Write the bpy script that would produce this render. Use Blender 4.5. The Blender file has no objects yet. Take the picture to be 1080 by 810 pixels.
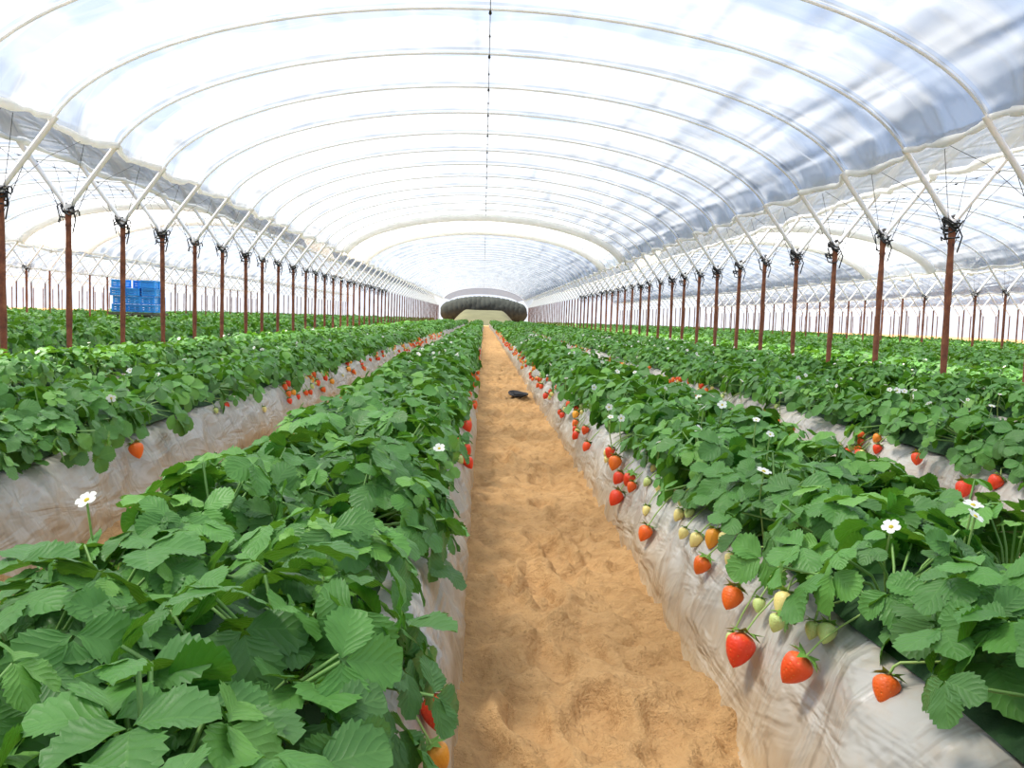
import bpy, math, random
import numpy as np
from mathutils import Matrix, Vector
rng=np.random.default_rng(7); random.seed(7)
scene=bpy.context.scene
scene.view_settings.view_transform='Standard'
scene.view_settings.look='None'
scene.view_settings.exposure=0.0

# ---------------------------------------------------------------- helpers
TAB=np.random.default_rng(3).random((256,256))*2-1
def vn(x,y,o=0):
    x=np.asarray(x,float)+o*17.3; y=np.asarray(y,float)+o*9.7
    xi=np.floor(x).astype(int); yi=np.floor(y).astype(int)
    fx=x-xi; fy=y-yi; fx=fx*fx*(3-2*fx); fy=fy*fy*(3-2*fy)
    a=TAB[xi%256,yi%256]; b=TAB[(xi+1)%256,yi%256]; c=TAB[xi%256,(yi+1)%256]; d=TAB[(xi+1)%256,(yi+1)%256]
    return (a*(1-fx)+b*fx)*(1-fy)+(c*(1-fx)+d*fx)*fy
def fbm(x,y,n=4,o=0):
    s=0;a=1.;t=0
    for i in range(n):
        s=s+a*vn(np.asarray(x)*2**i,np.asarray(y)*2**i,o+i*3); t+=a; a*=.5
    return s/t

class Acc:
    def __init__(s): s.v=[];s.luv=[];s.col=[];s.f=[];s.m=[];s.n=0
    def add(s,v,f,mat=0,luv=None,col=None):
        v=np.asarray(v,float).reshape(-1,3); f=np.asarray(f,int)
        if len(f)==0: return
        s.v.append(v); k=len(v)
        s.luv.append(np.zeros((k,3)) if luv is None else np.asarray(luv,float).reshape(-1,3))
        c=np.ones((k,3))
        if col is not None: c[:]=np.asarray(col,float)
        s.col.append(c); s.f.append((f+s.n)); s.m.append(np.full(len(f),mat)); s.n+=k
    def inst(s,T,pos,R,sc,mat=0,rnd=None,col=None):
        tv,tf,tu=T; n=len(pos); k=len(tv)
        if n==0: return
        sc=np.asarray(sc,float).reshape(n,1,1)
        v=np.einsum('nij,vj->nvi',R,tv)*sc+np.asarray(pos)[:,None,:]
        f=(tf[None]+(np.arange(n)*k)[:,None,None]).reshape(-1,tf.shape[1])
        lu=np.zeros((n,k,3)); lu[:,:,:2]=tu[None,:,:2]
        lu[:,:,2]=(rng.random(n) if rnd is None else rnd)[:,None]
        c=None if col is None else np.repeat(np.asarray(col)[:,None,:],k,1).reshape(-1,3)
        s.add(v.reshape(-1,3),f,mat,lu.reshape(-1,3),c)
    def build(s,name,mats,smooth=True,parent=None):
        me=bpy.data.meshes.new(name)
        v=np.concatenate(s.v); me.vertices.add(len(v)); me.vertices.foreach_set('co',v.ravel().astype(np.float32))
        li=np.concatenate([f.ravel() for f in s.f]); tot=np.concatenate([np.full(len(f),f.shape[1]) for f in s.f])
        st=np.concatenate([[0],np.cumsum(tot)[:-1]])
        me.loops.add(len(li)); me.loops.foreach_set('vertex_index',li.astype(np.int32))
        me.polygons.add(len(tot)); me.polygons.foreach_set('loop_start',st.astype(np.int32))
        for m in mats: me.materials.append(m)
        me.polygons.foreach_set('material_index',np.concatenate(s.m).astype(np.int32))
        me.update(calc_edges=True)
        me.polygons.foreach_set('use_smooth',np.full(len(tot),smooth))
        a=me.attributes.new('luv','FLOAT_VECTOR','POINT'); a.data.foreach_set('vector',np.concatenate(s.luv).ravel().astype(np.float32))
        a=me.attributes.new('col','FLOAT_COLOR','POINT'); c=np.concatenate(s.col); c=np.hstack([c,np.ones((len(c),1))])
        a.data.foreach_set('color',c.ravel().astype(np.float32))
        me.validate(); me.update()
        ob=bpy.data.objects.new(name,me); scene.collection.objects.link(ob)
        if parent: ob.parent=parent
        return ob
def gridf(nu,nv):
    i=np.arange(nu-1)[:,None]; j=np.arange(nv-1)[None,:]
    a=i*nv+j
    return np.stack([a,a+nv,a+nv+1,a+1],-1).reshape(-1,4)
def tube(acc,pts,r,sides=6,mat=0,col=None,caps=True):
    p=np.asarray(pts,float); n=len(p); r=np.broadcast_to(np.asarray(r,float),(n,))
    t=np.gradient(p,axis=0); t/=np.linalg.norm(t,axis=1)[:,None]+1e-9
    ref=np.array([0,0,1.]) if abs(t[:,2]).mean()<.75 else np.array([1.,0,0])
    a=np.cross(t,ref); a/=np.linalg.norm(a,axis=1)[:,None]+1e-9; b=np.cross(a,t)
    th=np.arange(sides)/sides*2*np.pi
    v=p[:,None]+r[:,None,None]*(np.cos(th)[None,:,None]*a[:,None]+np.sin(th)[None,:,None]*b[:,None])
    i=np.arange(n-1)[:,None]; j=np.arange(sides)[None]; j2=(j+1)%sides
    f=np.stack([i*sides+j,i*sides+j2,(i+1)*sides+j2,(i+1)*sides+j],-1).reshape(-1,4)
    L=np.concatenate([[0],np.cumsum(np.linalg.norm(np.diff(p,axis=0),axis=1))])
    lu=np.zeros((n,sides,3)); lu[:,:,0]=(th/6.28)[None]; lu[:,:,1]=L[:,None]
    acc.add(v,f,mat,lu,col)
    if caps:
        acc.add(v[0],np.arange(sides)[None][:, ::-1],mat,None,col); acc.add(v[-1],np.arange(sides)[None],mat,None,col)
def boxm(acc,c,s,mat=0,col=None):
    c=np.array(c);s=np.array(s)/2
    v=np.array([[x,y,z] for x in(-1,1) for y in(-1,1) for z in(-1,1)])*s+c
    acc.add(v,[[0,1,3,2],[4,6,7,5],[0,4,5,1],[2,3,7,6],[0,2,6,4],[1,5,7,3]],mat,None,col)

# ---------------------------------------------------------------- materials
def M(name):
    m=bpy.data.materials.new(name); m.use_nodes=True; nt=m.node_tree; nt.nodes.clear()
    o=nt.nodes.new('ShaderNodeOutputMaterial'); return m,nt,o
class N:
    def __init__(s,nt): s.nt=nt
    def node(s,t,ins=None,**kw):
        n=s.nt.nodes.new(t)
        for k,v in kw.items(): setattr(n,k,v)
        for k,v in (ins or {}).items():
            if isinstance(v,bpy.types.NodeSocket): s.nt.links.new(v,n.inputs[k])
            else: n.inputs[k].default_value=v
        return n
    def math(s,op,a,b=0.,c=None):
        d={0:a,1:b}
        if c is not None: d[2]=c
        return s.node('ShaderNodeMath',d,operation=op).outputs[0]
    def attr(s,n): return s.node('ShaderNodeAttribute',attribute_name=n)
    def noise(s,vec,scale,detail=4,rough=.5,dist=0.):
        return s.node('ShaderNodeTexNoise',{'Vector':vec,'Scale':scale,'Detail':detail,'Roughness':rough,'Distortion':dist}).outputs['Fac']
    def mapping(s,vec,scale=(1,1,1),rot=(0,0,0)):
        return s.node('ShaderNodeMapping',{'Vector':vec,'Scale':scale,'Rotation':rot}).outputs[0]
    def ramp(s,fac,stops):
        n=s.node('ShaderNodeValToRGB',{0:fac}); e=n.color_ramp.elements
        while len(e)<len(stops): e.new(.5)
        for i,(p,c) in enumerate(stops): e[i].position=p; e[i].color=(c[0],c[1],c[2],1) if not isinstance(c,(int,float)) else (c,c,c,1)
        return n.outputs[0]
    def mix(s,f,a,b,bt='MIX'):
        n=s.nt.nodes.new('ShaderNodeMix'); n.data_type='RGBA'; n.blend_type=bt
        for i,v in ((0,f),(6,a),(7,b)):
            if isinstance(v,bpy.types.NodeSocket): s.nt.links.new(v,n.inputs[i])
            else: n.inputs[i].default_value=v if i==0 or len(v)==4 else (*v,1)
        return n.outputs[2]
    def bump(s,h,st=.5,d=.01): return s.node('ShaderNodeBump',{'Height':h,'Strength':st,'Distance':d}).outputs[0]
    def out(s,o,sh): s.nt.links.new(sh,o.inputs[0])
def simple(name,col,rough=.6,metal=0.,var=.25,scale=8.,bump=.2):
    m,nt,o=M(name); n=N(nt); tc=n.node('ShaderNodeTexCoord').outputs['Object']
    f=n.noise(tc,scale,5)
    c=n.mix(f,tuple(x*(1-var) for x in col),tuple(min(1,x*(1+var)) for x in col))
    b=n.node('ShaderNodeBsdfPrincipled',{'Base Color':c,'Roughness':rough,'Metallic':metal,'Normal':n.bump(f,bump)})
    n.out(o,b.outputs[0]); return m

def leaf_mat():
    m,nt,o=M('strawberry_leaf'); n=N(nt)
    sp=n.node('ShaderNodeSeparateXYZ',{0:n.attr('luv').outputs['Vector']}); u,v,r=sp.outputs
    av=n.math('ABSOLUTE',v)
    t=n.math('SUBTRACT',u,n.math('MULTIPLY',av,.42))
    w=n.math('ABSOLUTE',n.math('SINE',n.math('MULTIPLY',t,20.)))
    side=n.math('POWER',n.math('SUBTRACT',1.,w),8.)
    mid=n.math('LESS_THAN',av,.045)
    vein=n.math('MINIMUM',n.math('ADD',n.math('MULTIPLY',side,.4),mid),1.)
    base=n.ramp(r,[(0,(.012,.080,.010)),(.35,(.028,.155,.015)),(.7,(.075,.275,.025)),(.93,(.17,.40,.040)),(1,(.30,.44,.06))])
    c=n.mix(n.math('MULTIPLY',vein,.25),base,(.18,.40,.08))
    geo=n.node('ShaderNodeNewGeometry')
    c=n.mix(n.math('MULTIPLY',geo.outputs['Backfacing'],.4),c,(.20,.38,.12))
    fine=n.noise(n.mapping(n.attr('luv').outputs['Vector'],(1,.5,9)),14,3)
    bp=n.bump(n.math('ADD',n.math('POWER',w,.5),n.math('MULTIPLY',fine,.5)),.35,.003)
    b=n.node('ShaderNodeBsdfPrincipled',{'Base Color':c,'Roughness':.42,'Normal':bp,'Specular IOR Level':.28})
    tr=n.node('ShaderNodeBsdfTranslucent',{'Color':n.mix(.5,c,(.3,.6,.03))})
    n.out(o,n.node('ShaderNodeMixShader',{0:.22,1:b.outputs[0],2:tr.outputs[0]}).outputs[0]); return m
def berry_mat():
    m,nt,o=M('strawberry_fruit'); n=N(nt); col=n.attr('col').outputs['Color']
    luv=n.attr('luv').outputs['Vector']
    vec=n.mapping(luv,(16,9,0))
    vo=n.node('ShaderNodeTexVoronoi',{'Vector':vec,'Scale':1.,'Randomness':.35}).outputs['Distance']
    seed=n.math('LESS_THAN',vo,.14)
    t=n.node('ShaderNodeSeparateXYZ',{0:luv}).outputs[1]
    c=n.mix(n.math('MULTIPLY',n.ramp(t,[(.0,1),(.22,0)]),.35),col,(.9,.50,.18))
    c=n.mix(n.math('MULTIPLY',seed,.5),c,(.80,.45,.10))
    b=n.node('ShaderNodeBsdfPrincipled',{'Base Color':c,'Roughness':.42,'Normal':n.bump(n.math('MINIMUM',vo,.4),.6,.004)})
    n.out(o,b.outputs[0]); return m
def plain_col(name,rough=.6,transl=0.):
    m,nt,o=M(name); n=N(nt); col=n.attr('col').outputs['Color']
    b=n.node('ShaderNodeBsdfPrincipled',{'Base Color':col,'Roughness':rough})
    sh=b.outputs[0]
    if transl: sh=n.node('ShaderNodeMixShader',{0:transl,1:sh,2:n.node('ShaderNodeBsdfTranslucent',{'Color':col}).outputs[0]}).outputs[0]
    n.out(o,sh); return m
def sand_mat():
    m,nt,o=M('sandy_soil'); n=N(nt); tc=n.node('ShaderNodeTexCoord').outputs['Object']
    a=n.noise(tc,2.5,5,.6); f=n.noise(tc,60,5,.7); g=n.noise(tc,14,4,.6)
    c=n.mix(a,(.58,.325,.128),(.77,.48,.225))
    c=n.mix(n.math('MULTIPLY',n.ramp(g,[(.35,1),(.55,0)]),.45),c,(.40,.21,.08))
    c=n.mix(n.math('MULTIPLY',n.ramp(f,[(.3,1),(.42,0)]),.5),c,(.27,.15,.065))
    h=n.math('ADD',n.math('MULTIPLY',f,.5),g)
    b=n.node('ShaderNodeBsdfPrincipled',{'Base Color':c,'Roughness':.95,'Normal':n.bump(h,.9,.045),'Specular IOR Level':.1})
    n.out(o,b.outputs[0]); return m
def mulch_mat():
    m,nt,o=M('mulch_film'); n=N(nt); luv=n.attr('luv').outputs['Vector']   # (arc, y, z)
    sp=n.node('ShaderNodeSeparateXYZ',{0:luv})
    w=n.noise(n.mapping(luv,(1.0,4.,0)),1.6,3,.5,.7)
    w2=n.noise(n.mapping(luv,(5.,1.6,0),(0,0,.5)),1.6,3,.5,1.0)
    d=n.noise(n.mapping(luv,(5.,3.,0)),3.,6,.7)
    big=n.noise(n.mapping(luv,(1.5,.8,0)),1.2,3,.5)
    c=n.mix(w,(.30,.285,.25),(.57,.545,.485))
    c=n.mix(n.ramp(big,[(.4,0),(.7,.6)]),c,(.66,.63,.56))
    low=n.math('SUBTRACT',1.,n.math('MULTIPLY',sp.outputs[2],5.5))
    dirt=n.math('MAXIMUM',n.math('MULTIPLY',n.math('ADD',low,n.math('MULTIPLY',d,.8)),.7),n.math('MULTIPLY',n.ramp(d,[(.48,0),(.72,1)]),.45))
    dirt=n.node('ShaderNodeClamp',{0:dirt}).outputs[0]
    c=n.mix(dirt,c,(.48,.34,.19))
    h=n.math('ADD',w,n.math('MULTIPLY',w2,.6))
    b=n.node('ShaderNodeBsdfPrincipled',{'Base Color':c,'Roughness':.38,'Normal':n.bump(h,.95,.07),'Specular IOR Level':.5})
    n.out(o,b.outputs[0]); return m
def film_mat(name,op0,bandk,tint,tint2,tintb,dens):
    m,nt,o=M(name); n=N(nt); luv=n.attr('luv').outputs['Vector']  # (arc len, y, frac)
    sp=n.node('ShaderNodeSeparateXYZ',{0:luv}); fr=sp.outputs[2]
    w=n.noise(n.mapping(luv,(1.4,.22,0),(0,0,.95)),1.2,1.,.5,.4)
    w2=n.noise(n.mapping(luv,(.5,2.2,0),(0,0,.25)),1.4,1.,.5,.4)
    crease=n.ramp(w,[(.40,0),(.5,1),(.60,0)])
    crease2=n.ramp(w2,[(.44,0),(.5,1),(.56,0)])
    wob=n.math('ADD',fr,n.math('MULTIPLY',n.math('SUBTRACT',w2,.5),.06))
    band=n.ramp(wob,[(0,1),(.05,1),(.10,.15),(.3,.0),(.50,.0),(.58,.75),(.9,.8),(1,1)])
    cr=n.math('ADD',n.math('MULTIPLY',crease,.14),n.math('MULTIPLY',crease2,.10))
    d=n.math('ADD',n.math('MULTIPLY',band,bandk),cr)
    op=n.math('MINIMUM',n.math('ADD',d,op0),.97)
    bp=n.bump(n.math('ADD',w,n.math('MULTIPLY',w2,.7)),.8,.26)
    c=n.mix(n.ramp(w,[(.3,0),(.65,1)]),tint2,tint)
    c=n.mix(n.math('MINIMUM',n.math('ADD',n.math('MULTIPLY',band,.9),n.math('MULTIPLY',cr,1.3)),1.),c,tintb)
    tl=n.node('ShaderNodeBsdfTranslucent',{'Color':c,'Normal':bp})
    df=n.node('ShaderNodeBsdfPrincipled',{'Base Color':c,'Roughness':.7,'Normal':bp,'Specular IOR Level':.1})
    s=n.node('ShaderNodeMixShader',{0:dens,1:tl.outputs[0],2:df.outputs[0]})
    tp=n.node('ShaderNodeBsdfTransparent',{'Color':(.97,.98,1,1)})
    n.out(o,n.node('ShaderNodeMixShader',{0:op,1:tp.outputs[0],2:s.outputs[0]}).outputs[0]); return m
def rust_mat():
    m,nt,o=M('rusty_steel'); n=N(nt); tc=n.node('ShaderNodeTexCoord').outputs['Object']
    a=n.noise(tc,9,6,.7)
    c=n.ramp(a,[(.3,(.09,.03,.018)),(.5,(.2,.065,.03)),(.7,(.32,.13,.06))])
    b=n.node('ShaderNodeBsdfPrincipled',{'Base Color':c,'Roughness':.75,'Normal':n.bump(a,.5,.01)}); n.out(o,b.outputs[0]); return m

LEAF=leaf_mat(); BERRY=berry_mat(); STEM=plain_col('plant_stem',.5); PETAL=plain_col('petal',.6,.35)
SAND=sand_mat(); MULCH=mulch_mat(); RUST=rust_mat()
FILM=film_mat('tunnel_film',.60,.26,(.325,.365,.43),(.27,.31,.375),(.47,.48,.49),.20)
MILK=film_mat('milky_film',.84,.1,(.98,.97,.95),(.93,.93,.93),(.98,.98,.97),.10)
def hem_mat():
    m,nt,o=M('film_hem'); n=N(nt); tc=n.node('ShaderNodeTexCoord').outputs['Object']
    f=n.noise(tc,9,4); c=n.mix(f,(.78,.78,.76),(.97,.97,.95))
    b=n.node('ShaderNodeBsdfPrincipled',{'Base Color':c,'Roughness':.5,'Normal':n.bump(f,.4)})
    t=n.node('ShaderNodeBsdfTranslucent',{'Color':c})
    n.out(o,n.node('ShaderNodeMixShader',{0:.5,1:b.outputs[0],2:t.outputs[0]}).outputs[0]); return m
HEM=hem_mat()
STEEL=simple('galvanised_steel',(.84,.84,.84),.4,0.,.1,20)
BLACK=simple('black_twine',(.02,.02,.022),.7)
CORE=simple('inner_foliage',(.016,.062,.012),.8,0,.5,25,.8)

# ---------------------------------------------------------------- templates
def leaflet(Nn,rows,fold,curl,tooth,ang,off,L=1.,Wd=.46):
    u=np.linspace(0,1,Nn+1)
    w=np.where(u<.55,np.sin(np.pi/2*np.clip(u/.55,0,1))**.9,np.sqrt(np.clip(1-((u-.55)/.47)**2,0,1)))
    w=Wd*np.maximum(w,.02)
    V=[];U=[]
    vs=np.linspace(-1,1,2*rows+1)
    for i in range(Nn+1):
        for s in vs:
            ww=w[i];uu=u[i]
            if abs(s)==1 and tooth and 0<i<Nn:
                ww*=1.0+(.10 if i%2 else -.06); uu+= .03 if i%2 else -.012
            x=s*ww; y=uu
            z=fold*abs(x)-curl*uu*uu -.5*curl*(x/.44)**2*.6+.025*math.sin(uu*14)*abs(s)
            V.append((x,y,z));U.append((uu,s))
    V=np.array(V)*L; c,s=math.cos(ang),math.sin(ang)
    R=np.array([[c,-s,0],[s,c,0],[0,0,1]]); V=V@R.T+np.array(off)
    return V,gridf(Nn+1,2*rows+1),np.array(U)
def leafT(Nn,rows,tooth,k):
    r=np.random.default_rng(k); vs=[];fs=[];us=[];n=0
    for ang,off,L in ((0,(0,.08,0),1.05),(1.3,(-.04,.0,0),.95),(-1.3,(.04,.0,0),.95)):
        v,f,u=leaflet(Nn,rows,r.uniform(.10,.6),r.uniform(.05,.40),tooth,ang+r.uniform(-.2,.2),off,L)
        v[:,2]+=r.uniform(-.15,.12)*np.linalg.norm(v[:,:2],axis=1)
        vs.append(v);fs.append(f+n);us.append(u);n+=len(v)
    return np.concatenate(vs),np.concatenate(fs),np.concatenate(us)
LT=[[leafT(16,2,True,k) for k in range(8)],[leafT(4,1,False,k+9) for k in range(4)],[leafT(2,1,False,k+19) for k in range(3)]]
def berryT(nu,nv):
    t=np.linspace(0,1,nv)
    r=np.where(t<.3,np.sin(np.clip(t/.3,0,1)*np.pi/2)**.6*.42,.42*np.cos(np.clip((t-.3)/.7,0,1)*np.pi/2)**.75); r=np.maximum(r,.004)
    th=np.linspace(0,2*np.pi,nu+1)
    V=np.stack([r[:,None]*np.cos(th)[None],r[:,None]*np.sin(th)[None]*.92,np.repeat(-t[:,None]+.04,nu+1,1)],-1).reshape(-1,3)
    U=np.stack([np.repeat(th[None]/6.283,nv,0),np.repeat(t[:,None],nu+1,1)],-1).reshape(-1,2)
    return V,gridf(nv,nu+1),U
BT=berryT(16,13); BTs=berryT(8,6)
def calyxT():
    V=[];F=[]
    for i in range(9):
        a=i/9*6.283; d=np.array([math.cos(a),math.sin(a),0]); p=np.array([-math.sin(a),math.cos(a),0]); b=len(V)
        up=.10 if i%2 else -.08
        V+= [d*.02+[0,0,.06], d*.26+p*.10+[0,0,.06], d*.52+[0,0,up+.02], d*.26-p*.10+[0,0,.06]]
        F.append([b,b+1,b+2,b+3])
    return np.array(V),np.array(F),np.zeros((len(V),2))
CT=calyxT()
def petalT():
    V=[];F=[]
    for i in range(5):
        a=i/5*6.283; d=np.array([math.cos(a),math.sin(a),0]); p=np.array([-math.sin(a),math.cos(a),0]); b=len(V)
        for t,w,z in ((.12,.12,0),(.45,.38,.1),(.8,.42,.16),(1.,.24,.14)):
            for s in (-1,0,1): V.append(d*t+p*w*s+np.array([0,0,z+(.05 if s else 0)]))
        F+= list(gridf(4,3)+b)
    return np.array(V),np.array(F),np.zeros((len(V),2))
PT=petalT()
def discT():
    t=np.linspace(0,math.pi/2,4); th=np.linspace(0,2*np.pi,9)
    V=np.stack([np.maximum(np.sin(t),.01)[:,None]*np.cos(th)*.26,np.maximum(np.sin(t),.01)[:,None]*np.sin(th)*.26,np.repeat(.05+np.cos(t)[:,None]*.16,9,1)],-1).reshape(-1,3)
    return V,gridf(4,9),np.zeros((len(V),2))
DT=discT()
def norm(a): return a/(np.linalg.norm(a,axis=-1,keepdims=True)+1e-9)
def frames(nrm,fwd):
    z=norm(nrm); y=norm(fwd-np.sum(fwd*z,-1,keepdims=True)*z); x=np.cross(y,z); return np.stack([x,y,z],-1)

# ---------------------------------------------------------------- beds
P=1.575; BH=.36; YEND=95.
main=[-.4875+P*k for k in range(-2,4)]
TS=9.95
SW=.4575
def ysteps(y0,y1,d0,g):
    y=[y0]
    while y[-1]<y1: y.append(y[-1]+max(d0,g*max(0,y[-1]-2)))
    y[-1]=y1; return np.array(y)
def bed(xc,y0,y1,near):
    acc=Acc(); Y=ysteps(y0,y1,.022 if near else .3,.010 if near else .03)
    prof=[(-.50,-.03),(-.4575,0),(-.435,.05),(-.41,.11),(-.385,.17),(-.36,.23),(-.335,.285),(-.305,.325),(-.26,.35),(-.18,.362),(-.08,.368)]
    pp=[]
    for a,b in zip(prof[:-1],prof[1:]): pp+=[a,((a[0]+b[0])/2,(a[1]+b[1])/2)]
    prof=pp+[prof[-1]]
    prof=prof+[(0,.37)]+[(-a,b) for a,b in prof[::-1]]
    pr=np.array(prof); arc=np.concatenate([[0],np.cumsum(np.linalg.norm(np.diff(pr,axis=0),axis=1))])
    X=np.repeat(pr[None,:,0],len(Y),0); Z=np.repeat(pr[None,:,1],len(Y),0); A=np.repeat(arc[None],len(Y),0); YY=np.repeat(Y[:,None],len(pr),1)
    sd=np.sign(X); k=xc*3.1
    hs=np.abs(A-arc[-1]/2)
    rid=1-2*np.abs(fbm(YY*2.6+hs*2.5+k,hs*.9,2,8)); rid2=1-2*np.abs(fbm(YY*6.-hs*4+k,hs*1.5+sd,2,12))
    lump=fbm(YY*1.2+k,sd*2.2+A*1.5,3)*.04+fbm(YY*9+k+A*2,A*3+sd*4,3,5)*.010+rid*.024+rid2*.012
    wg=np.clip(Z/.1,0,1)
    XX=xc+X+sd*lump*wg; ZZ=Z+lump*.4*wg
    acc.add(np.stack([XX,YY,ZZ],-1),gridf(len(Y),len(pr))[:, ::-1],0,np.stack([A+k,YY,Z],-1))
    return acc.build('raised_bed',[MULCH])
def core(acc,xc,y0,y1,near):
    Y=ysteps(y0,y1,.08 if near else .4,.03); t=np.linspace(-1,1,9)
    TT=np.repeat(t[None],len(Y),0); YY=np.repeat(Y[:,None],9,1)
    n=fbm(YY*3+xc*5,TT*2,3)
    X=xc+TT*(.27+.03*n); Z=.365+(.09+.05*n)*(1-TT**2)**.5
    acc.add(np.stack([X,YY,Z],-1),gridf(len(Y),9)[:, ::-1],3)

def plants(xc,y0,y1,side):
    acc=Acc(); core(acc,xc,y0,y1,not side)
    segs=[]
    nr=(abs(xc)<3)
    if not side: segs=[(y0,4.6 if nr else y0,0,.27,34,.95),(4.6 if nr else y0,12,1,.28,25,1.0),(12,34,2,.30,13,1.25),(34,y1,2,.5,8,1.9)]
    else: segs=[(y0,13,2,.3,12,1.3),(13,34,2,.34,9,1.5),(34,y1,2,.6,7,2.1)]
    tall=1.45 if xc<-5 else 1.0
    for a,b,lod,sp,nl,sc in segs:
        a=max(a,y0); b=min(b,y1)
        if b-a<.2: continue
        m=int((b-a)/sp)
        for line in (-1,1):
            cy=a+(np.arange(m)+.5+.25*line)*sp+rng.uniform(-.05,.05,m); cx=xc+line*.17+rng.uniform(-.02,.02,m)
            vig=rng.uniform(.76,1.20,m)*tall
            ci=np.repeat(np.arange(m),nl); n=len(ci)
            rr=.24*np.sqrt(rng.random(n))*np.minimum(vig[ci],1.2); ph=rng.random(n)*6.283
            rad=np.stack([np.cos(ph),np.sin(ph),np.zeros(n)],-1)
            hp=.225*vig[ci]
            z=.375+hp*(1-(rr/.26)**2*.72)-rng.random(n)**2*.10+rng.normal(0,.015,n)
            pos=np.stack([cx[ci]+rad[:,0]*rr*.95,cy[ci]+rad[:,1]*rr,z],-1)
            tilt=np.radians(8+48*(rr/.23)**1.3)+rng.normal(0,.3,n)
            az=rng.random(n)*6.283; jit=np.stack([np.cos(az),np.sin(az),np.zeros(n)],-1)*rng.normal(0,.36,n)[:,None]
            nrm=rad*np.sin(tilt)[:,None]+np.array([0,0,1.])*np.cos(tilt)[:,None]+jit
            fa=ph+rng.normal(0,.6,n); fwd=np.stack([np.cos(fa),np.sin(fa),np.zeros(n)],-1)
            R=frames(nrm,fwd)
            s=np.where(rng.random(n)<.18,rng.uniform(.04,.06,n),rng.uniform(.060,.094,n))*sc
            rnd=np.clip(rng.normal(.45,.27,n)+np.where(s<.06,.2,0)+(.06 if a>10 else 0),0,.93)
            T=LT[lod]; ti=rng.integers(0,len(T),n)
            for k in range(len(T)):
                q=ti==k; acc.inst(T[k],pos[q],R[q],s[q],0,rnd[q])
            if lod<=1 and a<8:
                for i in range(n):
                    if pos[i,1]>8 or pos[i,1]<.3 or (i%2): continue
                    c0=np.array([cx[ci[i]],cy[ci[i]],.37]); p=pos[i]; mid=(c0+p)/2+np.array([0,0,.04])-(p-c0)*.08
                    tube(acc,[c0,mid,p-[0,0,.002]],.0033,4,1,(.22,.40,.10),False)
    ya=max(y0,2.4); yf=min(y1,22 if not side else 12); nf=int((yf-ya)*(4. if xc>0 else 1.8))
    if nf>0:
        fy=rng.uniform(ya,yf,nf); fx=xc+rng.uniform(-.40,.36,nf); fz=.635-.9*np.abs(fx-xc)**2+rng.uniform(-.05,.025,nf)
        fl(acc,np.stack([fx,fy,fz],-1))
    return acc
def fl(acc,pos):
    n=len(pos); nrm=np.array([0,-.5,1.])+rng.normal(0,.6,(n,3)); R=frames(nrm,rng.normal(0,1,(n,3)))
    s=rng.uniform(.014,.023,n)
    acc.inst(PT,pos,R,s,2,None,np.tile([.93,.93,.86],(n,1))); acc.inst(DT,pos,R,s,2,None,np.tile([.75,.6,.05],(n,1)))
    for p in pos:
        if p[1]<12: tube(acc,[p+[.03,.05,-.22],p+[.0,.02,-.08],p-[0,0,.003]],.0028,4,1,(.3,.45,.12),False)

def slope(xc,side,z):
    pz=[0,.05,.11,.17,.23,.285,.325,.35,.37]; px=[.4575,.435,.41,.385,.36,.335,.305,.26,.15]
    return xc+side*float(np.interp(z,pz,px))
def berries(acc,lst,xc,side):
    for (y,z,s,rp) in lst:
        out=.42*s+.006
        sx=slope(xc,side,min(z,.34))+side*(out+.014); sy=y
        tip=norm(np.array([[side*rng.uniform(.30,.7),rng.uniform(-.7,.3),-1.]]))
        pos=np.array([[sx,sy,z+.02]])
        up=-tip; R=frames(up,rng.normal(0,1,(1,3)))
        g=rng.random()
        if rp>.66: c=(.85+.08*g,.055+.15*g*g,.014)
        elif rp>.45: c=(.92,.28+.12*g,.03)
        elif rp>.2: c=(.88,.74,.26)
        else: c=(.60,.72,.24)
        acc.inst(BT if y<9 else BTs,pos,R,[s],0,None,[c])
        acc.inst(CT,pos,R,[s*1.05],1,None,[(.20,.42,.07)])
        if y<10:
            p=pos[0]+up[0]*s*.03; zt=.40; top=np.array([slope(xc,side,.345)-side*.04,y+rng.uniform(-.05,.08),zt])
            zm=(p[2]+zt)/2; mid=np.array([slope(xc,side,min(zm,.34))+side*.03,(p[1]+top[1])/2,zm+.01])
            tube(acc,[p,p*.6+mid*.4+[0,0,.006],mid,top],.0028,4,1,(.33,.48,.12),False)
def rb(y0,y1,dens,bias=.0):
    L=[]; y=y0
    while y<y1:
        y+=rng.exponential(1/dens)
        for _ in range(rng.integers(1,4)):
            z=rng.uniform(.2,.37); rp=rng.choice([.9,.9,.9,.9,.5,.3,.3,.1]); s=rng.uniform(.050,.074) if rp>.4 else rng.uniform(.034,.052)
            L.append((y+rng.uniform(-.09,.09),z,s,rp))
    return L

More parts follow.
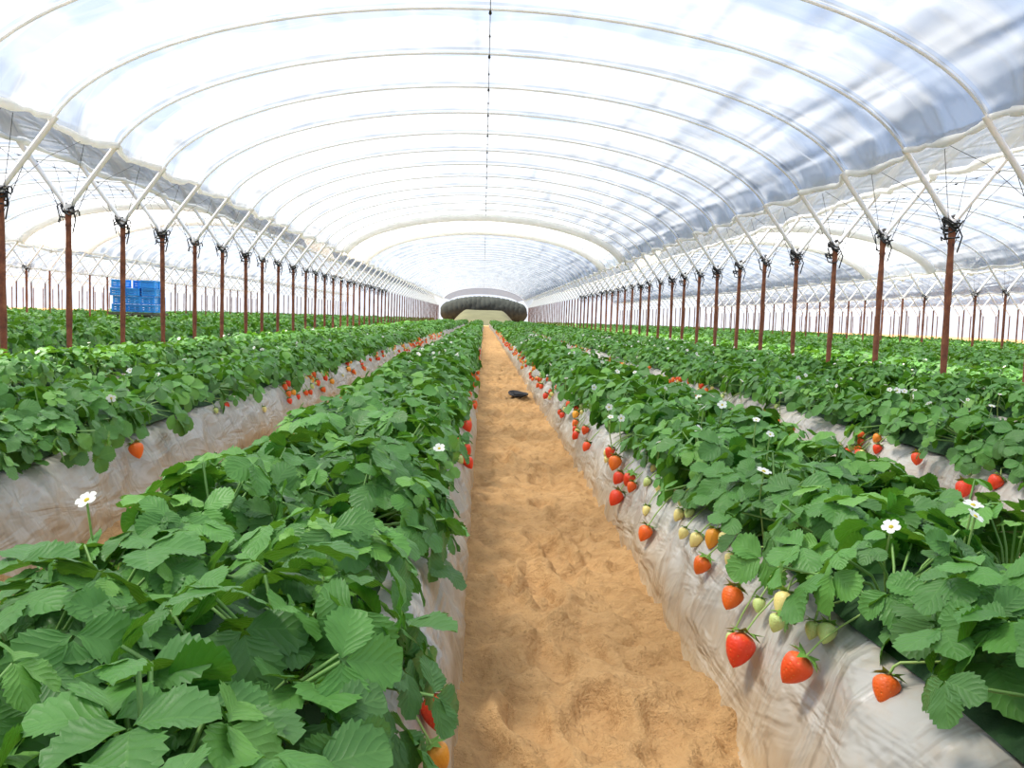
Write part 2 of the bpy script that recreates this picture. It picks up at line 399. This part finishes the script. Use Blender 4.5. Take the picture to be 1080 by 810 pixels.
rows=[]
for t in (-2,-1,0,1,2):
    for i,x in enumerate(main):
        rows.append((x+t*TS,t,i))
for xc,t,i in rows:
    side=t!=0; near=abs(xc)<3
    y0=-1. if not side else 2.
    spans=[(y0,YEND)]
    if t==-1: spans=[(y0,26.5),(31.5,YEND)]
    for a,b in spans:
        if b<=a: continue
        bed(xc,a,b,near)
        acc=plants(xc,a,b,side)
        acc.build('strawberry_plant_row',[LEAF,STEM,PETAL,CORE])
R1=main[3]; L1=main[2]; R2=main[4]; L2=main[1]
fa=Acc()
berries(fa,[(2.03,.22,.090,.9),(1.73,.285,.078,.9),(2.22,.275,.070,.9),(2.53,.27,.065,.9),(2.0,.335,.062,.3),(1.95,.30,.05,.1),(2.12,.34,.04,.1),(1.82,.33,.045,.1),(2.09,.29,.04,.1),
 (3.24,.19,.070,.9),(2.62,.335,.07,.5),(2.56,.34,.052,.3),(2.70,.30,.055,.3),(3.9,.19,.084,.9),(4.3,.29,.084,.9),(3.85,.285,.074,.9),(4.05,.25,.070,.9),(2.14,.18,.036,.1),(2.85,.28,.045,.3),(2.95,.33,.045,.1),(3.0,.31,.05,.3),(3.12,.34,.05,.1),(1.78,.34,.05,.1),(1.5,.345,.06,.9),(3.45,.33,.055,.3),(3.6,.31,.045,.1),(3.3,.34,.05,.3),(2.4,.32,.045,.3),(2.3,.33,.04,.1)],R1,-1)
berries(fa,rb(4.5,45,3.8),R1,-1); berries(fa,rb(2.8,5,1.3),R1,-1)
fa.build('strawberries',[BERRY,STEM])
fa=Acc(); berries(fa,[(1.62,.24,.08,.9),(1.50,.2,.055,.5),(1.56,.3,.04,.5),(4.7,.27,.08,.9),(4.55,.22,.072,.9),(4.45,.27,.07,.9),(5.6,.29,.085,.9),(4.25,.28,.05,.1),(4.6,.33,.06,.9)],L1,1)
berries(fa,rb(5.5,40,1.4),L1,1); fa.build('strawberries',[BERRY,STEM])
fa=Acc(); berries(fa,[(3.86,.28,.09,.9),(4.4,.33,.075,.9),(3.95,.34,.05,.1),(3.7,.34,.08,.9),(5.1,.35,.06,.9)],R2,-1)
berries(fa,rb(4.5,40,2.8),R2,-1); fa.build('strawberries',[BERRY,STEM])
fa=Acc(); berries(fa,[(4.2,.31,.085,.9),(4.0,.34,.045,.1),(3.95,.31,.04,.1),(5.8,.35,.07,.9),(5.6,.33,.04,.1)],L2,1)
berries(fa,rb(6.5,35,3.0),L2,1); fa.build('strawberries',[BERRY,STEM])
fa=Acc()
for xc,s in ((main[0],1),(main[5],-1),(R1,1),(L1,-1)): berries(fa,rb(3,30,.8),xc,s)
fa.build('strawberries',[BERRY,STEM])
fa=Acc(); fl(fa,np.array([[1.0,1.66,.63],[1.03,1.72,.64],[.86,1.72,.59],[.80,2.35,.59],[-.80,1.75,.60],[.95,3.6,.64],[1.05,3.2,.64]])) 
fa.build('strawberry_flowers',[LEAF,STEM,PETAL])

# ---------------------------------------------------------------- ground
def strip(xa,xb,y0,y1,nx,name):
    acc=Acc(); Y=ysteps(y0,y1,.018,.008); X=np.linspace(xa,xb,nx)
    XX,YY=np.meshgrid(X,Y); xm=(xa+xb)/2; w=(xb-xa)/2
    e=np.abs(XX-xm)/w
    z=.012+.03*e**3+.036*fbm(XX*5,YY*3.2,4)+.038*fbm(XX*14,YY*11,3,4)
    r=np.random.default_rng(11)
    for k in range(120):
        fy=r.uniform(y0,18) if k>20 else r.uniform(1,4); fx=xm+r.uniform(-.18,.18); a=r.uniform(-.35,.35)
        dx=XX-fx; dy=YY-fy; u=dx*math.cos(a)-dy*math.sin(a); v=dx*math.sin(a)+dy*math.cos(a)
        q=(u/.055)**2+(v/.14)**2
        z-= .030*np.exp(-q**2); z+=.017*np.exp(-((np.sqrt(q)-1.35)/.3)**2)
    z+=.05*np.clip(e-.78,0,1)*(.5+fbm(YY*8,XX*3,2,6))
    z=np.maximum(z,-.03)
    acc.add(np.stack([XX,YY,z],-1),gridf(len(Y),nx)[:, ::-1]); return acc.build(name,[SAND])
strip(-.10,.70,-1,60,56,'sandy_furrow')
strip(-.10-P,.70-P,-1,40,30,'sandy_furrow')
acc=Acc(); X=np.linspace(-90,90,91); Y=np.linspace(-30,180,106); XX,YY=np.meshgrid(X,Y)
acc.add(np.stack([XX,YY,XX*0-.035],-1),gridf(len(Y),len(X))[:, ::-1]); acc.build('ground',[SAND])

# ---------------------------------------------------------------- tunnel
Y0=9.05; DY=1.5; AA=4.53; BB=1.62; ZC=2.53; PM=math.radians(76.5); T=2.14
def arch(phi,cx,off=0.): return cx+(AA+off)*np.sin(phi), ZC+(BB+off)*np.cos(phi)
def shell(cx,j0,j1,sub,nphi,mat,name,scal=0.,wr=1.):
    acc=Acc(); nb=(j1-j0)*sub; jj=np.linspace(j0,j1,nb+1); Y=Y0+jj*DY; fr=jj-np.floor(jj+1e-6)
    ph=np.linspace(-PM,PM,nphi); PH,YY=np.meshgrid(ph,Y); FR=np.repeat(fr[:,None],nphi,1)
    arcl=PH*4.0; ed=np.clip((np.abs(PH)-PM*.9)/(PM*.1),0,1)
    al=.95*np.ones_like(PH); ca,sa=np.cos(al),np.sin(al); q1=np.abs(arcl)*ca+YY*sa; q2=-np.abs(arcl)*sa+YY*ca
    hump=np.sin(np.pi*FR)**.6
    rid=1-2*np.abs(fbm(q1*.9+cx,q2*.24,2,3)); rid2=1-2*np.abs(fbm(arcl*.4+cx,YY*2.4+arcl*.5,2,9))
    off=.03+scal+.12*hump*(1-ed)+wr*hump*(.10*rid+.045*rid2+.015*fbm(q1*2.5+cx,q2*.8,3))
    off+=ed*.03*fbm(arcl*3,YY*6,2)
    PH2=PH+np.sign(PH)*ed*(.045*np.sin(np.pi*FR)+.016*fbm(YY*3,cx+YY*0,2))
    x,z=arch(PH2,cx,off)
    acc.add(np.stack([x,YY,z],-1),gridf(nb+1,nphi),0,np.stack([np.abs(arcl)+cx,YY,FR],-1))
    for sidx in (0,-1):
        p=np.stack([x[:,sidx],YY[:,sidx],z[:,sidx]-.01],-1)
        r=.036+.022*fbm(Y*5,Y*0+cx,2)
        tube(acc,p,r,6,1)
    return acc.build(name,[mat,HEM])
JA=-8; JG=12; JH=15; JE=57
for t in (-3,-2,-1,0,1,2,3):
    cx=t*TS-.02; m=t==0
    shell(cx,JA if m else JA+3,JG,24 if m else 8,161 if m else 61,FILM,'tunnel_cover')
    shell(cx,JG,JH,6,61,MILK,'tunnel_cover_panel',.06,.3)
    shell(cx,JH,JE,4,49,FILM,'tunnel_cover')
    acc=Acc(); ph=np.linspace(-PM-.02,PM+.02,40)
    for j in range(JA if m else JA+3,JE+1):
        big=j in(JG,JH)
        x,z=arch(ph,cx,-.06 if big else 0)
        tube(acc,np.stack([x,x*0+Y0+j*DY,z],-1),.13 if big else (.014 if j<JG else .010),6,1)
    yy=Y0+np.arange(JA*4,JE*4+1)*DY/4
    tube(acc,np.stack([yy*0+cx,yy,yy*0+ZC+BB-.025],-1),.004,4,2)
    for j in range(JA,25): 
        y=Y0+j*DY; tube(acc,[[cx,y-.05,ZC+BB-.03],[cx,y,ZC+BB-.04],[cx,y+.05,ZC+BB-.03]],[.01,.018,.01],6,2)
        tube(acc,[[cx,y+.70,ZC+BB-.03],[cx,y+.75,ZC+BB-.035],[cx,y+.8,ZC+BB-.03]],[.006,.012,.006],6,2)
    acc.build('tunnel_hoops',[STEEL,HEM,BLACK])
acc=Acc(); ph=np.linspace(-PM,PM,40); ye=Y0+JE*DY
x1,z1=arch(ph,-.02,0); x2,z2=arch(ph,-.02,-.7)
acc.add(np.stack([np.stack([x1,x1*0+ye,z1],-1),np.stack([x2,x2*0+ye,z2],-1)]),gridf(2,40),0,np.zeros((80,3))+[0,0,.3]); acc.build('tunnel_end_panel',[FILM])

# posts
def post_mesh(acc,ox,oy,detail,rr=None):
    r=np.random.default_rng(int(abs(ox*100+oy*10)))
    lean=r.uniform(-.02,.02)
    z=np.linspace(-.1,T,8); tube(acc,np.stack([ox+lean*(1-z/T),oy+z*0,z],-1),.036+.004*np.sin(z*9+oy),8 if detail else 5,0)
    tube(acc,[[ox,oy,T-.03],[ox,oy,T+.05]],.055,8,1)
    for s in (-1,1):
        a=np.array([ox,oy,T]); b=np.array([ox+s*.57,oy,T+.76])
        tube(acc,[a,(a+b)/2,b],.030,6,1)
        if detail:
            tube(acc,[[ox,oy,T-.3],[ox+s*.24,oy+.02,T+.3]],.004,4,2)
            tube(acc,[[ox+s*.03,oy,T-.02],[ox+s*.3,oy+DY*.25,T+.42],[ox+s*.50,oy+DY*.45,T+.64]],.0028,4,2)
            tube(acc,[[ox+s*.03,oy,T-.05],[ox+s*.3,oy-DY*.25,T+.38],[ox+s*.50,oy-DY*.45,T+.64]],.0028,4,2)
    if detail:
        for q in range(8):
            n=14; th=np.linspace(0,r.uniform(5,12),n); R=r.uniform(.03,.085)
            tube(acc,np.stack([ox+R*np.cos(th)+r.uniform(-.03,.03)+r.uniform(-.04,.04)*th/6,oy+R*np.sin(th),T+.08-r.uniform(.0,.03)*th+.03*np.sin(th*2.3)],-1),.009,4,2)
        tube(acc,[[ox+.05,oy,T],[ox+.10,oy-.03,T-.13],[ox+.06,oy-.02,T-.30]],.009,4,2)
        tube(acc,[[ox-.04,oy,T+.1],[ox-.12,oy-.03,T+.02],[ox-.08,oy-.02,T-.16]],.008,4,2)
for ox in (-4.99,4.95):
    pm=[]
    for v in range(3):
        acc=Acc(); post_mesh(acc,0.,.37*v+.1*ox,True)
        o=acc.build('support_post',[RUST,STEEL,BLACK]); 
        me=o.data; off=.37*v+.1*ox
        co=np.zeros(len(me.vertices)*3,np.float32); me.vertices.foreach_get('co',co); co[1::3]-=off; me.vertices.foreach_set('co',co); me.update()
        pm.append(me); bpy.data.objects.remove(o)
    for j in range(-7,13):
        o=bpy.data.objects.new('support_post',pm[j%3]); scene.collection.objects.link(o)
        o.location=(ox+random.uniform(-.03,.03),Y0+j*DY,0); 
    acc=Acc()
    for j in range(13,JE+1): post_mesh(acc,ox,Y0+j*DY,j<24)
    acc.build('support_post_row',[RUST,STEEL,BLACK])
for ox in (-4.99-3*TS,-4.99-2*TS,-4.99-TS,4.95+TS,4.95+2*TS,4.95+3*TS):
    acc=Acc()
    for j in range(-3,JE+1): post_mesh(acc,ox,Y0+j*DY,j<14)
    acc.build('support_post_row',[RUST,STEEL,BLACK])

# ---------------------------------------------------------------- trailer with blue crates
BLUE=simple('blue_plastic',(.02,.27,.78),.35,0,.35,3)
DARK=simple('painted_chassis',(.06,.08,.05),.7)
acc=Acc(); zb=.80; bx=-11.5
boxm(acc,(bx,29,zb-.07),(1.5,1.2,.08),1)
boxm(acc,(bx,29,zb-.18),(1.2,.12,.14),1)
for sx in(-.55,.55):
    for sy in(-.5,.5):
        tube(acc,[[bx+sx-.08,29+sy,.3],[bx+sx+.08,29+sy,.3]],.3,18,2); boxm(acc,(bx+sx,29+sy*.7,.52),(.06,.06,.46),1)
tube(acc,[[bx,28.4,zb-.08],[bx,27.9,.6],[bx,27.5,.4]],.03,6,1)
for iy in range(2):
  for ix in range(3):
    for iz in range(4):
        if iz==3 and (ix+iy)%3==1: continue
        w,d,h=.42,.4,.255
        cx=bx-.46+ix*.46+rng.uniform(-.03,.03); cz=zb+.12+iz*.265; cy=28.75+iy*.48+rng.uniform(-.06,.06)
        boxm(acc,(cx,cy,cz-.12),(w,d,.02))
        for s in(-1,1):
            for k in range(3):
                boxm(acc,(cx,cy+s*d/2,cz-.085+k*.072),(w,.02,.058)); boxm(acc,(cx+s*w/2,cy,cz-.085+k*.072),(.02,d,.058))
            for e in(-1,1): boxm(acc,(cx+s*w/2,cy+e*d/2,cz),(.05,.05,h))
            boxm(acc,(cx,cy+s*(d/2+.02),cz+.105),(w+.03,.04,.035)); boxm(acc,(cx+s*(w/2+.0),cy,cz+.105),(.04,d+.04,.035))
acc.build('harvest_crate_trailer',[BLUE,DARK,BLACK],False)
acc=Acc()
for k in range(7):
    th=np.linspace(0,9,30)+k; R=.03+.014*k
    tube(acc,np.stack([.45+R*np.cos(th)*1.0,10.4+R*2.6*np.sin(th)+.1*np.cos(th*1.3),.04+.006*k+.012*np.sin(th*1.7)],-1),.008,5,0)
acc.build('drip_irrigation_hose',[BLACK])

# ---------------------------------------------------------------- hillside & trees at the far end
HILL=simple('olive_grass',(.11,.105,.045),.9,0,.4,.6); TREE=simple('dark_foliage',(.035,.04,.032),.9,0,.6,2.)
acc=Acc(); X=np.linspace(-6,6,40); Y=np.linspace(100,112,24); XX,YY=np.meshgrid(X,Y)
z=1.9*np.sin(np.clip((YY-100)/12,0,1)*np.pi/2)*np.clip(1.25-np.abs(XX/3.8)**3,0,1)+.05*fbm(XX,YY)-.05
acc.add(np.stack([XX,YY,z],-1),gridf(len(Y),len(X))[:, ::-1]); acc.build('grassy_bank',[HILL])
acc=Acc()
for i in range(17):
    cx=-4.8+i*.6; R=1.35*(1-.25*abs(cx/5)**3); u=np.linspace(0.02,np.pi-.02,16); w=np.linspace(0,2*np.pi,25)
    U,W=np.meshgrid(u,w); rr=R*(1+.10*fbm(U*4+i,W*3,3)); hc=2.05-.5*abs(cx/5)**2.
    acc.add(np.stack([cx+rr*np.sin(U)*np.cos(W),115+rr*np.sin(U)*np.sin(W),hc+rr*1.2*np.cos(U)],-1),gridf(25,16))
    tube(acc,[[cx,115,0],[cx,115,1.4]],.15,8)
acc.build('tree_line',[TREE])

# ---------------------------------------------------------------- light, world, camera
w=bpy.data.worlds.new('sky'); scene.world=w; w.use_nodes=True; nt=w.node_tree; nt.nodes.clear(); n=N(nt)
tc=n.node('ShaderNodeTexCoord').outputs['Generated']; z=n.node('ShaderNodeSeparateXYZ',{0:tc}).outputs[2]
c=n.ramp(z,[(0,(.90,.93,1.)),(.05,(.78,.86,1.)),(.15,(.62,.75,.98)),(.4,(.52,.67,.97)),(.8,(.46,.64,.95))])
bg=n.node('ShaderNodeBackground',{'Color':c,'Strength':1.2}); o=n.node('ShaderNodeOutputWorld'); nt.links.new(bg.outputs[0],o.inputs[0])
sd=bpy.data.lights.new('sun','SUN'); sd.energy=11.2; sd.angle=math.radians(14); sd.color=(1,.94,.84)
so=bpy.data.objects.new('sun',sd); scene.collection.objects.link(so)
d=Vector((.50,-.05,-1.)).normalized(); so.rotation_euler=d.to_track_quat('-Z','Y').to_euler()

cam=bpy.data.cameras.new('camera'); co=bpy.data.objects.new('camera',cam); scene.collection.objects.link(co)
cam.lens=30; cam.sensor_width=36; cam.clip_start=.02; cam.clip_end=600
th=math.radians(1.8); F=900.
Yc=Vector((-30,71,-F)).normalized(); Zc=Vector((math.sin(th),math.cos(th),(71*math.cos(th)-30*math.sin(th))/F)).normalized()
Xc=Yc.cross(Zc)
Mx=Matrix((Xc,Yc,Zc)).to_4x4(); Mx.translation=Vector((0,0,1.0))
co.matrix_world=Mx
scene.camera=co
